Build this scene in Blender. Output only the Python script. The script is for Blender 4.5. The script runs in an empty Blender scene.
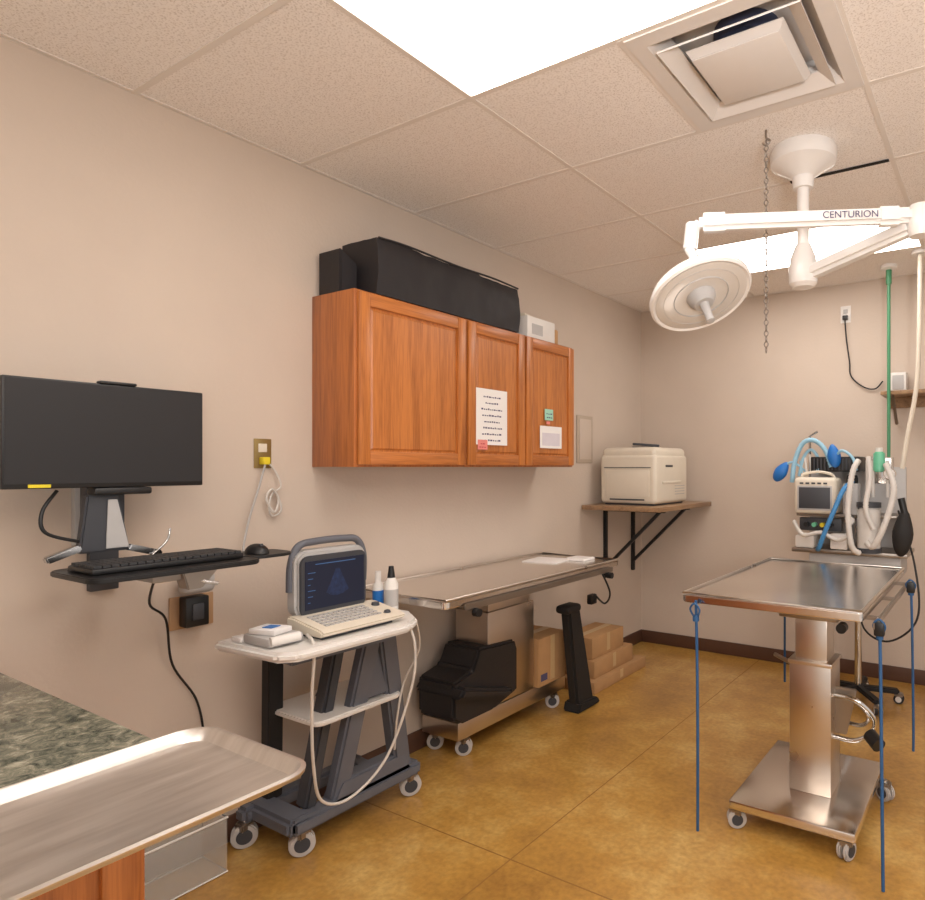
import bpy, bmesh, math, random
from mathutils import Vector, Matrix, Euler, noise
random.seed(4)
S=bpy.context.scene
try:
    S.view_settings.view_transform='Standard'
except Exception: pass

# ------------------------------------------------------------------ materials
def lin(c):
    return tuple(((x/255)/12.92 if x/255<=.04045 else (((x/255)+.055)/1.055)**2.4) for x in c)+(1,)
def base(name):
    m=bpy.data.materials.new(name); m.use_nodes=True
    nt=m.node_tree; b=nt.nodes["Principled BSDF"]; return m,nt,b
def plain(name,rgb,rough=.5,metal=0,coat=0,emit=None,es=0,alpha=1,trans=0,var=.04,vs=12,bump=0,bs=200):
    m,nt,b=base(name); c=lin(rgb)
    b.inputs['Roughness'].default_value=rough; b.inputs['Metallic'].default_value=metal
    b.inputs['Coat Weight'].default_value=coat
    tc=nt.nodes.new('ShaderNodeTexCoord'); n=nt.nodes.new('ShaderNodeTexNoise'); n.inputs['Scale'].default_value=vs
    n.inputs['Detail'].default_value=3
    nt.links.new(tc.outputs['Object'],n.inputs['Vector'])
    r=nt.nodes.new('ShaderNodeValToRGB'); r.color_ramp.elements[0].position=.3; r.color_ramp.elements[1].position=.7
    r.color_ramp.elements[0].color=tuple(x*(1-var) for x in c[:3])+(1,)
    r.color_ramp.elements[1].color=tuple(min(1,x*(1+var)) for x in c[:3])+(1,)
    nt.links.new(n.outputs['Fac'],r.inputs['Fac']); nt.links.new(r.outputs['Color'],b.inputs['Base Color'])
    if bump:
        n2=nt.nodes.new('ShaderNodeTexNoise'); n2.inputs['Scale'].default_value=bs; n2.inputs['Detail'].default_value=2
        nt.links.new(tc.outputs['Object'],n2.inputs['Vector'])
        bp=nt.nodes.new('ShaderNodeBump'); bp.inputs['Strength'].default_value=bump; bp.inputs['Distance'].default_value=.003
        nt.links.new(n2.outputs['Fac'],bp.inputs['Height']); nt.links.new(bp.outputs['Normal'],b.inputs['Normal'])
    if emit: b.inputs['Emission Color'].default_value=lin(emit); b.inputs['Emission Strength'].default_value=es
    if alpha<1: b.inputs['Alpha'].default_value=alpha
    if trans: b.inputs['Transmission Weight'].default_value=trans
    return m
def wood(name,c1,c2,axis='z',scale=1,rough=.38):
    m,nt,b=base(name)
    tc=nt.nodes.new('ShaderNodeTexCoord'); mp=nt.nodes.new('ShaderNodeMapping')
    s={'z':(22,22,1.1),'y':(22,1.1,22),'x':(1.1,22,22)}[axis]
    mp.inputs['Scale'].default_value=tuple(v*scale for v in s)
    nt.links.new(tc.outputs['Object'],mp.inputs['Vector'])
    n=nt.nodes.new('ShaderNodeTexNoise'); n.inputs['Scale'].default_value=1.3; n.inputs['Detail'].default_value=5; n.inputs['Distortion'].default_value=1.0
    nt.links.new(mp.outputs['Vector'],n.inputs['Vector'])
    n2=nt.nodes.new('ShaderNodeTexNoise'); n2.inputs['Scale'].default_value=8; n2.inputs['Detail'].default_value=3
    nt.links.new(mp.outputs['Vector'],n2.inputs['Vector'])
    mx=nt.nodes.new('ShaderNodeMath'); mx.operation='MULTIPLY_ADD'; mx.inputs[1].default_value=.4
    nt.links.new(n2.outputs['Fac'],mx.inputs[0])
    m2=nt.nodes.new('ShaderNodeMath'); m2.operation='MULTIPLY'; m2.inputs[1].default_value=.6
    nt.links.new(n.outputs['Fac'],m2.inputs[0]); nt.links.new(m2.outputs[0],mx.inputs[2])
    r=nt.nodes.new('ShaderNodeValToRGB'); e=r.color_ramp.elements
    e[0].position=.34; e[0].color=lin(c1); e[1].position=.58; e[1].color=lin(c2)
    nt.links.new(mx.outputs[0],r.inputs['Fac']); nt.links.new(r.outputs['Color'],b.inputs['Base Color'])
    b.inputs['Roughness'].default_value=rough; b.inputs['Coat Weight'].default_value=.2; b.inputs['Coat Roughness'].default_value=.3
    return m
def steel(name,rgb=(214,206,198),rough=.3,var=.04,vs=5):
    """clean satin steel: soft cloudy variation in colour and roughness"""
    m,nt,b=base(name)
    tc=nt.nodes.new('ShaderNodeTexCoord')
    n=nt.nodes.new('ShaderNodeTexNoise'); n.inputs['Scale'].default_value=vs; n.inputs['Detail'].default_value=4
    nt.links.new(tc.outputs['Object'],n.inputs['Vector'])
    mr=nt.nodes.new('ShaderNodeMapRange'); mr.inputs[1].default_value=.3; mr.inputs[2].default_value=.7; mr.inputs[3].default_value=rough-.03; mr.inputs[4].default_value=rough+.03
    nt.links.new(n.outputs['Fac'],mr.inputs[0]); nt.links.new(mr.outputs[0],b.inputs['Roughness'])
    c=lin(rgb); r=nt.nodes.new('ShaderNodeValToRGB'); r.color_ramp.elements[0].position=.35; r.color_ramp.elements[1].position=.65
    r.color_ramp.elements[0].color=tuple(x*(1-var) for x in c[:3])+(1,); r.color_ramp.elements[1].color=tuple(min(1,x*(1+var)) for x in c[:3])+(1,)
    nt.links.new(n.outputs['Fac'],r.inputs['Fac']); nt.links.new(r.outputs['Color'],b.inputs['Base Color'])
    b.inputs['Metallic'].default_value=1
    return m
def emis(name,rgb,strength):
    m,nt,b=base(name); b.inputs['Base Color'].default_value=lin(rgb)
    b.inputs['Emission Color'].default_value=lin(rgb); b.inputs['Emission Strength'].default_value=strength
    b.inputs['Roughness'].default_value=.6
    return m

WALL=plain("wall_paint",(202,187,173),.7,var=.025,vs=3,bump=.3,bs=60)
def floor_mat():
    m,nt,b=base("stained_concrete")
    tc=nt.nodes.new('ShaderNodeTexCoord')
    n=nt.nodes.new('ShaderNodeTexNoise'); n.inputs['Scale'].default_value=2.1; n.inputs['Detail'].default_value=10; n.inputs['Roughness'].default_value=.7
    nt.links.new(tc.outputs['Object'],n.inputs['Vector'])
    r=nt.nodes.new('ShaderNodeValToRGB'); e=r.color_ramp.elements
    e[0].position=.34; e[0].color=lin((164,120,58)); e[1].position=.68; e[1].color=lin((214,178,108))
    x=e.new(.5); x.color=lin((190,144,70))
    nt.links.new(n.outputs['Fac'],r.inputs['Fac'])
    n2=nt.nodes.new('ShaderNodeTexNoise'); n2.inputs['Scale'].default_value=46; n2.inputs['Detail'].default_value=7
    nt.links.new(tc.outputs['Object'],n2.inputs['Vector'])
    r2=nt.nodes.new('ShaderNodeValToRGB'); r2.color_ramp.elements[0].position=.3; r2.color_ramp.elements[0].color=(.74,.72,.68,1); r2.color_ramp.elements[1].position=.62; r2.color_ramp.elements[1].color=(1,1,1,1)
    nt.links.new(n2.outputs['Fac'],r2.inputs['Fac'])
    mx=nt.nodes.new('ShaderNodeMixRGB'); mx.blend_type='MULTIPLY'; mx.inputs[0].default_value=.85
    nt.links.new(r.outputs['Color'],mx.inputs[1]); nt.links.new(r2.outputs['Color'],mx.inputs[2])
    nt.links.new(mx.outputs[0],b.inputs['Base Color'])
    b.inputs['Roughness'].default_value=.34; b.inputs['Coat Weight'].default_value=.5; b.inputs['Coat Roughness'].default_value=.22
    bp=nt.nodes.new('ShaderNodeBump'); bp.inputs['Strength'].default_value=.15; bp.inputs['Distance'].default_value=.004
    nt.links.new(n.outputs['Fac'],bp.inputs['Height']); nt.links.new(bp.outputs['Normal'],b.inputs['Normal'])
    return m
FLOOR=floor_mat()
def ceil_mat():
    m,nt,b=base("acoustic_tile")
    tc=nt.nodes.new('ShaderNodeTexCoord')
    n=nt.nodes.new('ShaderNodeTexNoise'); n.inputs['Scale'].default_value=170; n.inputs['Detail'].default_value=3
    nt.links.new(tc.outputs['Object'],n.inputs['Vector'])
    r=nt.nodes.new('ShaderNodeValToRGB'); e=r.color_ramp.elements
    e[0].position=.34; e[0].color=lin((212,203,195)); e[1].position=.5; e[1].color=lin((242,236,231))
    nt.links.new(n.outputs['Fac'],r.inputs['Fac']); nt.links.new(r.outputs['Color'],b.inputs['Base Color'])
    b.inputs['Roughness'].default_value=.9
    bp=nt.nodes.new('ShaderNodeBump'); bp.inputs['Strength'].default_value=.25; bp.inputs['Distance'].default_value=.002
    nt.links.new(n.outputs['Fac'],bp.inputs['Height']); nt.links.new(bp.outputs['Normal'],b.inputs['Normal'])
    return m
CEIL=ceil_mat()
def granite():
    m,nt,b=base("granite")
    tc=nt.nodes.new('ShaderNodeTexCoord')
    n=nt.nodes.new('ShaderNodeTexNoise'); n.inputs['Scale'].default_value=30; n.inputs['Detail'].default_value=9; n.inputs['Roughness'].default_value=.78; n.inputs['Distortion'].default_value=.7
    nt.links.new(tc.outputs['Object'],n.inputs['Vector'])
    r=nt.nodes.new('ShaderNodeValToRGB'); e=r.color_ramp.elements
    e[0].position=.36; e[0].color=lin((50,54,48)); e[1].position=.68; e[1].color=lin((180,176,158))
    x=e.new(.46); x.color=lin((94,96,84)); x=e.new(.56); x.color=lin((130,126,110))
    nt.links.new(n.outputs['Fac'],r.inputs['Fac']); nt.links.new(r.outputs['Color'],b.inputs['Base Color'])
    b.inputs['Roughness'].default_value=.25
    return m
GRAN=granite()
OAK=wood("oak_door",(150,84,34),(194,120,58)); OAKD=wood("oak_frame",(140,76,32),(184,110,54)); OAKH=wood("oak_rail",(144,80,34),(190,116,56),'y')
SHELFW=wood("shelf_wood",(120,92,66),(160,128,96),'y')
STEEL=steel("brushed_steel"); STEELT=steel("polished_table_steel",(224,218,212),.2,var=.02); STEELZ=steel("satin_column_steel",(206,196,186),.3,var=.03); STEELD=steel("dull_steel",(160,152,144),.4)
CHROME=plain("chrome",(205,205,205),.15,1,var=.01)
def tray_mat():
    m,nt,b=base("tray_steel"); b.inputs['Metallic'].default_value=1
    tc=nt.nodes.new('ShaderNodeTexCoord'); mp=nt.nodes.new('ShaderNodeMapping'); mp.inputs['Scale'].default_value=(50,7,5); mp.inputs['Rotation'].default_value=(0,0,.35)
    n=nt.nodes.new('ShaderNodeTexNoise'); n.inputs['Scale'].default_value=1; n.inputs['Detail'].default_value=5
    nt.links.new(tc.outputs['Object'],mp.inputs['Vector']); nt.links.new(mp.outputs['Vector'],n.inputs['Vector'])
    r=nt.nodes.new('ShaderNodeValToRGB'); r.color_ramp.elements[0].position=.3; r.color_ramp.elements[0].color=lin((202,196,190)); r.color_ramp.elements[1].position=.65; r.color_ramp.elements[1].color=lin((220,215,210))
    nt.links.new(n.outputs['Fac'],r.inputs['Fac']); nt.links.new(r.outputs['Color'],b.inputs['Base Color'])
    mr=nt.nodes.new('ShaderNodeMapRange'); mr.inputs[3].default_value=.34; mr.inputs[4].default_value=.46
    nt.links.new(n.outputs['Fac'],mr.inputs[0]); nt.links.new(mr.outputs[0],b.inputs['Roughness']); return m
TRAYM=tray_mat()
BLK=plain("black_plastic",(22,22,24),.42); BLKM=plain("black_matte",(30,28,28),.7); SCR=plain("monitor_screen",(30,28,30),.42,var=.05,vs=3)
VINYL=plain("black_vinyl",(34,31,34),.58,bump=.35,bs=34)
FOAM=plain("black_foam",(36,34,36),.5,bump=.3,bs=60)
WHT=plain("white_enamel",(234,231,228),.3,coat=.3,var=.01); WHTP=plain("white_plastic",(226,223,219),.45,var=.02)
CREAM=plain("cream_plastic",(218,209,193),.5,var=.02); GREYL=plain("light_grey_plastic",(180,178,177),.5); GREY=plain("slate_grey_plastic",(96,99,108),.45)
GREYD=plain("dark_grey_plastic",(60,62,68),.5); RUB=plain("rubber",(45,45,48),.7); WHEEL=plain("grey_white_wheel",(186,182,179),.5)
BASEB=plain("brown_vinyl_base",(88,60,46),.5); CARD=plain("cardboard",(182,142,98),.8,var=.06); CARDT=plain("packing_tape",(198,168,124),.35)
PAPER=plain("paper",(236,233,231),.8,var=.01); INK=plain("ink",(84,78,110),.8); PINK=plain("pink_note",(232,140,132),.8); MINT=plain("mint_note",(160,210,190),.8)
REDINK=plain("red_ink",(190,60,70),.8)
YEL=plain("yellow_label",(225,205,40),.6); BLUE=plain("blue_strap",(38,84,130),.6); BLUEB=plain("blue_bag",(30,110,190),.45); LBLUE=plain("light_blue_hose",(150,196,220),.4)
GREEN=plain("green_pipe",(70,136,98),.4); GREENC=plain("green_canister",(110,196,160),.35); CORD=plain("white_cord",(206,200,193),.5); HOSE=plain("clear_hose",(212,208,203),.35)
BRASS=plain("brass_plate",(150,128,80),.45,.6); DARK=plain("dark_gap",(28,24,20),.9); LED=plain("charcoal_key",(48,48,50),.6)
CLEAR=plain("clear_plastic",(225,222,214),.12,alpha=.2,var=.01)
USCR=plain("ultrasound_display",(8,12,22),.5,emit=(22,42,84),es=.22); USTXT=emis("display_text",(60,92,136),.35); USG=plain("ultrasound_scan",(20,34,66),.5,emit=(44,72,118),es=.1,var=.5,vs=60)
PANEL=emis("troffer_diffuser",(255,248,241),8.0)
TBAR=plain("grid_bar",(224,216,208),.6,var=.01)
JOINT=plain("floor_joint_filler",(146,106,54),.6)

# ------------------------------------------------------------------ helpers
col=S.collection
def G(name,loc=(0,0,0)):
    e=bpy.data.objects.new(name,None); e.location=loc; e.empty_display_size=.1; col.objects.link(e); return e
def fin(p,name,bm,mat,smooth=True,ang=35):
    bmesh.ops.recalc_face_normals(bm,faces=bm.faces)
    me=bpy.data.meshes.new(name); bm.to_mesh(me); bm.free()
    me.materials.append(mat)
    if smooth:
        for f in me.polygons: f.use_smooth=True
        me.set_sharp_from_angle(angle=math.radians(ang))
    o=bpy.data.objects.new(name,me); col.objects.link(o)
    if p is not None:
        o.parent=p; o.matrix_parent_inverse=Matrix.Translation(-Vector(p.location))
    return o
def box(p,name,x0,x1,y0,y1,z0,z1,mat,bev=0,rot=None,seg=2):
    c=Vector(((x0+x1)/2,(y0+y1)/2,(z0+z1)/2))
    bm=bmesh.new(); bmesh.ops.create_cube(bm,size=1)
    for v in bm.verts: v.co=Vector((v.co.x*(x1-x0),v.co.y*(y1-y0),v.co.z*(z1-z0)))
    if bev>0: bmesh.ops.bevel(bm,geom=bm.edges[:],offset=bev,segments=seg,affect='EDGES',profile=.5)
    M=Matrix.Translation(c)
    if rot: M=M@Euler([math.radians(a) for a in rot]).to_matrix().to_4x4()
    bmesh.ops.transform(bm,matrix=M,verts=bm.verts)
    return fin(p,name,bm,mat)
def align(a,b):
    a=Vector(a); b=Vector(b); d=b-a; q=d.to_track_quat('Z','Y'); return Matrix.Translation((a+b)/2)@q.to_matrix().to_4x4(), d.length
def cyl(p,name,a,b,r,mat,r2=None,seg=28,bev=0):
    M,L=align(a,b); bm=bmesh.new()
    bmesh.ops.create_cone(bm,cap_ends=True,segments=seg,radius1=r,radius2=r if r2 is None else r2,depth=L)
    if bev:
        es=[e for e in bm.edges if abs(e.verts[0].co.z-e.verts[1].co.z)<1e-6 and len(e.link_faces)==2]
        bmesh.ops.bevel(bm,geom=es,offset=bev,segments=2,affect='EDGES')
    bmesh.ops.transform(bm,matrix=M,verts=bm.verts)
    return fin(p,name,bm,mat)
def bar(p,name,a,b,w,h,mat,bev=.004):
    a=Vector(a);b=Vector(b);d=(b-a);L=d.length;d.normalize()
    up=Vector((0,0,1)) if abs(d.z)<.95 else Vector((1,0,0))
    s=d.cross(up).normalized();u=s.cross(d).normalized()
    bm=bmesh.new(); bmesh.ops.create_cube(bm,size=1)
    for v in bm.verts: v.co=Vector((v.co.x*w,v.co.y*h,v.co.z*L))
    if bev: bmesh.ops.bevel(bm,geom=bm.edges[:],offset=bev,segments=2,affect='EDGES')
    M=Matrix.Translation((a+b)/2)@Matrix((s,u,d)).transposed().to_4x4()
    bmesh.ops.transform(bm,matrix=M,verts=bm.verts)
    return fin(p,name,bm,mat)
def catmull(pts,n=8,closed=False):
    P=[Vector(x) for x in pts]; out=[]
    N=len(P); rng=range(N if closed else N-1)
    for i in rng:
        p0=P[(i-1)%N] if (closed or i>0) else P[0]; p1=P[i]; p2=P[(i+1)%N]; p3=P[(i+2)%N] if (closed or i+2<N) else P[-1]
        for k in range(n):
            t=k/n; out.append(.5*((2*p1)+(-p0+p2)*t+(2*p0-5*p1+4*p2-p3)*t*t+(-p0+3*p1-3*p2+p3)*t**3))
    if not closed: out.append(P[-1])
    return out
def tube(p,name,pts,r,mat,smooth=True,closed=False,seg=10,n=8,ridge=0):
    C=catmull(pts,n,closed) if smooth else [Vector(x) for x in pts]
    if ridge:
        D=[C[0]]
        for a,b in zip(C,C[1:]):
            L=(b-a).length; k=max(1,int(L/ridge))
            for i in range(1,k+1): D.append(a.lerp(b,i/k))
        C=D
    bm=bmesh.new(); rings=[]; prev=None; N=len(C)
    for i,c in enumerate(C):
        if closed: t=(C[(i+1)%N]-C[i-1]).normalized()
        else: t=(C[min(i+1,N-1)]-C[max(i-1,0)]).normalized()
        if prev is None:
            a=Vector((0,0,1)) if abs(t.z)<.9 else Vector((1,0,0)); u=t.cross(a).normalized()
        else:
            u=(prev-t*prev.dot(t)); u=u.normalized() if u.length>1e-6 else prev
        prev=u; w=t.cross(u); rr=r*(1.18 if (ridge and i%2) else 1)
        rings.append([bm.verts.new(c+(u*math.cos(2*math.pi*k/seg)+w*math.sin(2*math.pi*k/seg))*rr) for k in range(seg)])
    M=N if closed else N-1
    for i in range(M):
        A=rings[i];B=rings[(i+1)%N]
        for k in range(seg): bm.faces.new((A[k],A[(k+1)%seg],B[(k+1)%seg],B[k]))
    if not closed: bm.faces.new(rings[0][::-1]); bm.faces.new(rings[-1])
    return fin(p,name,bm,mat,ang=60)
def prism(p,name,poly,axis,a0,a1,mat,bev=0):
    def mk(q,a):
        return {'x':(a,q[0],q[1]),'y':(q[0],a,q[1]),'z':(q[0],q[1],a)}[axis]
    bm=bmesh.new(); A=[bm.verts.new(mk(q,a0)) for q in poly]; B=[bm.verts.new(mk(q,a1)) for q in poly]
    bm.faces.new(A); bm.faces.new(B[::-1]); n=len(poly)
    for i in range(n): bm.faces.new((A[i],B[i],B[(i+1)%n],A[(i+1)%n]))
    bmesh.ops.recalc_face_normals(bm,faces=bm.faces)
    if bev: bmesh.ops.bevel(bm,geom=bm.edges[:],offset=bev,segments=2,affect='EDGES')
    return fin(p,name,bm,mat)
def lathe(p,name,prof,mat,M=None,loc=(0,0,0),seg=40):
    bm=bmesh.new(); rings=[]
    for r,z in prof:
        if r<1e-5: rings.append([bm.verts.new((0,0,z))])
        else: rings.append([bm.verts.new((r*math.cos(2*math.pi*k/seg),r*math.sin(2*math.pi*k/seg),z)) for k in range(seg)])
    for A,B in zip(rings,rings[1:]):
        for k in range(seg):
            if len(A)==1 and len(B)==1: continue
            if len(A)==1: bm.faces.new((A[0],B[k],B[(k+1)%seg]))
            elif len(B)==1: bm.faces.new((A[k],B[0],A[(k+1)%seg]))
            else: bm.faces.new((A[k],B[k],B[(k+1)%seg],A[(k+1)%seg]))
    if M is None: M=Matrix.Translation(loc)
    bmesh.ops.transform(bm,matrix=M,verts=bm.verts)
    return fin(p,name,bm,mat,ang=40)
def rrect(x0,x1,y0,y1,r,n=6):
    pts=[]
    for cx,cy,a in ((x1-r,y1-r,0),(x0+r,y1-r,90),(x0+r,y0+r,180),(x1-r,y0+r,270)):
        for k in range(n+1):
            t=math.radians(a+90*k/n); pts.append((cx+r*math.cos(t),cy+r*math.sin(t)))
    return pts
def caster(p,name,x,y,r=.04,rot=0,mat=RUB,top=None,hub=WHTP):
    top=top or 2*r+.03
    d=Vector((math.cos(math.radians(rot)),math.sin(math.radians(rot)),0)); s=Vector((-d.y,d.x,0))
    c=Vector((x,y,r))
    for i,k in enumerate((-1,1)):
        cyl(p,name+"_wheel_%d"%i,c+s*k*.006,c+s*k*.022,r,mat,bev=.005)
        cyl(p,name+"_hub_%d"%i,c+s*k*.022,c+s*k*.024,r*.6,hub)
    bar(p,name+"_fork",c+Vector((0,0,r*.4)),c+Vector((0,0,r+.006)),.05,.05,STEELD,.006)
    cyl(p,name+"_stem",(x,y,r*1.3),(x,y,top),.011,CHROME)
def soft(p,name,poly,a0,a1,mat,amp,nseg,freq=9):
    """soft sagging fabric cover: cross-section poly (x,z) swept along y, subdivided and wrinkled"""
    pts=[]
    for i in range(len(poly)):
        A=Vector(poly[i]);B=Vector(poly[(i+1)%len(poly)]); k=max(1,int((B-A).length/.02))
        for j in range(k): pts.append(A.lerp(B,j/k))
    bm=bmesh.new(); rings=[]
    c=sum(pts,Vector((0,0)))/len(pts); zmin=min(q.y for q in pts)
    for s in range(nseg+1):
        y=a0+(a1-a0)*s/nseg; ring=[]
        e=min(s,nseg-s); sh=1-.02*(e==0)
        for q in pts:
            qq=c+(q-c)*sh
            n=noise.noise(Vector((qq.x*freq,y*freq*.8,qq.y*freq)))*amp+noise.noise(Vector((qq.x*30,y*22,qq.y*14)))*amp*.45
            d=(qq-c).normalized(); x=qq.x+d.x*n; z=max(zmin,qq.y+d.y*n)
            ring.append(bm.verts.new((x,y+n*.6,z)))
        rings.append(ring)
    N=len(pts)
    for A,B in zip(rings,rings[1:]):
        for k in range(N): bm.faces.new((A[k],A[(k+1)%N],B[(k+1)%N],B[k]))
    bm.faces.new(rings[0]); bm.faces.new(rings[-1][::-1])
    return fin(p,name,bm,mat,ang=50)
def addbox(bm,x0,x1,y0,y1,z0,z1):
    r=bmesh.ops.create_cube(bm,size=1)
    for v in r['verts']: v.co=Vector(((x0+x1)/2+v.co.x*(x1-x0),(y0+y1)/2+v.co.y*(y1-y0),(z0+z1)/2+v.co.z*(z1-z0)))

H=2.76; XR=4.4; YB=4.68; YF=-1.7
# ------------------------------------------------------------------ room shell
box(None,"floor",-.12,XR+.12,YF-.12,YB+.12,-.1,0,FLOOR)
fj=G("floor_joint",(1.03,1.83,0))
box(fj,"joint_long",1.0275,1.0325,YF,YB-.012,0,.0008,JOINT); box(fj,"joint_cross",.012,XR,1.8275,1.8325,0,.0008,JOINT)
box(None,"wall_left",-.12,0,YF-.12,YB+.12,0,H+.3,WALL)
box(None,"wall_back",0,XR,YB,YB+.12,0,H+.3,WALL)
def wallparts(name,parts):
    bm=bmesh.new()
    for a in parts: addbox(bm,*a)
    return fin(None,name,bm,WALL,smooth=False)
wallparts("wall_right",[(XR,XR+.12,YF-.12,-1.3,0,H+.3),(XR,XR+.12,3.9,YB+.12,0,H+.3),(XR,XR+.12,-1.3,3.9,2.55,H+.3)])  # wide opening added in this unseen wall so world light comes in
wallparts("wall_front",[(0,1.7,YF-.12,YF,0,H+.3),(4.1,XR,YF-.12,YF,0,H+.3),(1.7,4.1,YF-.12,YF,2.55,H+.3)])  # opening added here too, to admit world light
def bb(name,x0,x1,y0,y1):
    box(None,name,x0,x1,y0,y1,0,.1,BASEB,.003)
bb("baseboard_left",0,.012,.63,YB); bb("baseboard_back",.012,XR,YB-.012,YB)
xs=[0,.993,2.213,3.433,XR]
ys=[YF]+[y for y in [1.664+.61*k for k in range(-5,5)] if YF+.02<y<YB-.02]+[YB]
bm=bmesh.new()
lights=[(1,1.054),(1,3.494),(2.213,-.166),(3.433,1.664),(1,-1.386),(3.433,-.776)]
def islight(x,y): return any(abs(x-a)<.03 and abs(y-b)<.03 for a,b in lights)
for i in range(len(xs)-1):
    for j in range(len(ys)-1):
        if islight(xs[i],ys[j]): continue
        x0=xs[i]
        if abs(xs[i]-.993)<.01 and abs(ys[j]-1.664)<.01:
            addbox(bm,x0,1.603,ys[j],ys[j+1],H,H+.02); continue
        addbox(bm,xs[i],xs[i+1],ys[j],ys[j+1],H,H+.02)
fin(None,"ceiling",bm,CEIL,smooth=False)
box(None,"ceiling_deck",0,XR,YF,YB,H+.2,H+.28,BLKM)
gr=G("trim_1",(0,0,H))
bm=bmesh.new()
for x in xs[1:-1]: addbox(bm,x-.010,x+.010,YF,YB,H-.003,H+.001)
for y in ys[1:-1]: addbox(bm,0,XR,y-.010,y+.010,H-.0028,H+.0012)
addbox(bm,1.591,1.615,1.664,2.274,H-.0042,H)
addbox(bm,0,.020,YF,YB,H-.003,H); addbox(bm,0,XR,YB-.020,YB,H-.0032,H)
fin(gr,"ceiling_grid",bm,TBAR,smooth=False)
box(gr,"tile_gap",1.78,2.2,2.868,2.893,H-.005,H-.0032,DARK)
for i,(x,y) in enumerate(lights):
    nm="ceiling_light" if i==0 else "ceiling_light.%03d"%i
    g=G(nm,(x+.61,y+.305,H)); x=max(x,.993)
    bm=bmesh.new()
    x1=min(x+1.22,XR); y1=y+.61
    addbox(bm,x+.012,x1-.012,y+.012,y1-.012,H-.002,H+.004)
    fin(g,"diffuser",bm,PANEL,smooth=False)
    box(g,"housing",x+.01,x1-.01,y+.01,y1-.01,H+.006,H+.08,WHT)
v=G("ceiling_air_vent",(1.91,1.97,H))
def sqring(p,name,cx,cy,ro,zo,ri,zi,mat,t=.006):
    bm=bmesh.new()
    def rg(r,z): return [bm.verts.new((cx+a*r,cy+b*r,z)) for a,b in((-1,-1),(1,-1),(1,1),(-1,1))]
    A=rg(ro,zo);B=rg(ri,zi);C=rg(ri,zi+t);D=rg(ro,zo+t)
    for P,Q in((A,B),(B,C),(C,D),(D,A)):
        for k in range(4): bm.faces.new((P[k],P[(k+1)%4],Q[(k+1)%4],Q[k]))
    return fin(p,name,bm,mat,smooth=False)
vc=(1.91,1.969)
VM=plain("vent_enamel",(220,214,209),.5,var=.01)
sqring(v,"frame",*vc,.298,H-.008,.245,H-.008,VM)
sqring(v,"cone_outer",*vc,.245,H-.008,.20,H+.045,VM)
sqring(v,"cone_middle",*vc,.222,H-.024,.175,H+.012,VM)
box(v,"plenum_top",vc[0]-.22,vc[0]+.22,vc[1]-.22,vc[1]+.22,H+.085,H+.095,VM)
sqring(v,"plenum_side",*vc,.245,H+.0,.225,H+.09,VM)
box(v,"centre_plate",vc[0]-.14,vc[0]+.14,vc[1]-.145,vc[1]+.135,H-.032,H-.026,VM,.003)
sqring(v,"centre_plate_flare",*vc,.155,H-.004,.138,H-.03,VM,t=.003)
cyl(v,"duct_collar",(vc[0],vc[1]-.03,H+.03),(vc[0],vc[1]-.03,H+.084),.105,plain("duct_blue_grey",(64,70,96),.6))

# ------------------------------------------------------------------ wall cabinet
cab=G("wall_cabinet",(.15,2.5,1.46))
Y0,Y1,Z0,Z1=1.718,3.284,1.46,2.205
box(cab,"carcass_large",.0,.283,Y0,2.35,Z0,Z1,OAKD,.002); box(cab,"carcass_small",0,.283,2.352,Y1,Z0,Z1,OAKD,.002)
def door(p,n,y0,y1):
    z0,z1=Z0+.01,Z1-.01; f=.055; X0,X1=.284,.303
    box(p,n+"_stile_l",X0,X1,y0,y0+f,z0,z1,OAK,.003); box(p,n+"_stile_r",X0,X1,y1-f,y1,z0,z1,OAK,.003)
    box(p,n+"_rail_b",X0,X1-.0005,y0+f,y1-f,z0,z0+f,OAKH,.003); box(p,n+"_rail_t",X0,X1-.0005,y0+f,y1-f,z1-f,z1,OAKH,.003)
    bm=bmesh.new()
    def rg(y0,y1,z0,z1,x): return [bm.verts.new(q) for q in((x,y0,z0),(x,y1,z0),(x,y1,z1),(x,y0,z1))]
    a=y0+f-.002;b=y1-f+.002;c=z0+f-.002;d=z1-f+.002
    R=[rg(a,b,c,d,X0),rg(a,b,c,d,X0+.006),rg(a+.010,b-.010,c+.010,d-.010,X0+.006),rg(a+.018,b-.018,c+.018,d-.018,X0+.012),]
    for P,Q in zip(R,R[1:]):
        for k in range(4): bm.faces.new((P[k],P[(k+1)%4],Q[(k+1)%4],Q[k]))
    bm.faces.new(R[-1]); bm.faces.new(R[0][::-1])
    fin(p,n+"_panel",bm,OAK,smooth=False)
door(cab,"door_a",Y0+.012,2.345); door(cab,"door_b",2.362,2.80); door(cab,"door_c",2.815,Y1-.01)
def paper(name,y0,y1,z0,z1,x=.3045,mat=PAPER,lines=0,ink=INK,th=.24):
    g=G(name,(x,(y0+y1)/2,z0)); box(g,"sheet",x,x+.001,y0,y1,z0,z1,mat)
    if lines:
        h=(z1-z0)/(lines+1); bm=bmesh.new()
        for i in range(lines):
            w=(y1-y0)*random.uniform(.4,.7); c=(y0+y1)/2; a=c-w/2
            while a<c+w/2:
                L=random.uniform(.006,.018); zz=z0+h*(i+.6)
                addbox(bm,x+.001,x+.0014,a,min(a+L,c+w/2+.01),zz,zz+h*th*random.uniform(.7,1.2)); a+=L+.005
        fin(g,"text",bm,ink,smooth=False)
    return g
paper("paper_notice",2.41,2.645,1.575,1.865,lines=8)
paper("sticky_note",2.42,2.49,1.55,1.60,x=.307,mat=PINK,lines=2,ink=REDINK)
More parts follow.
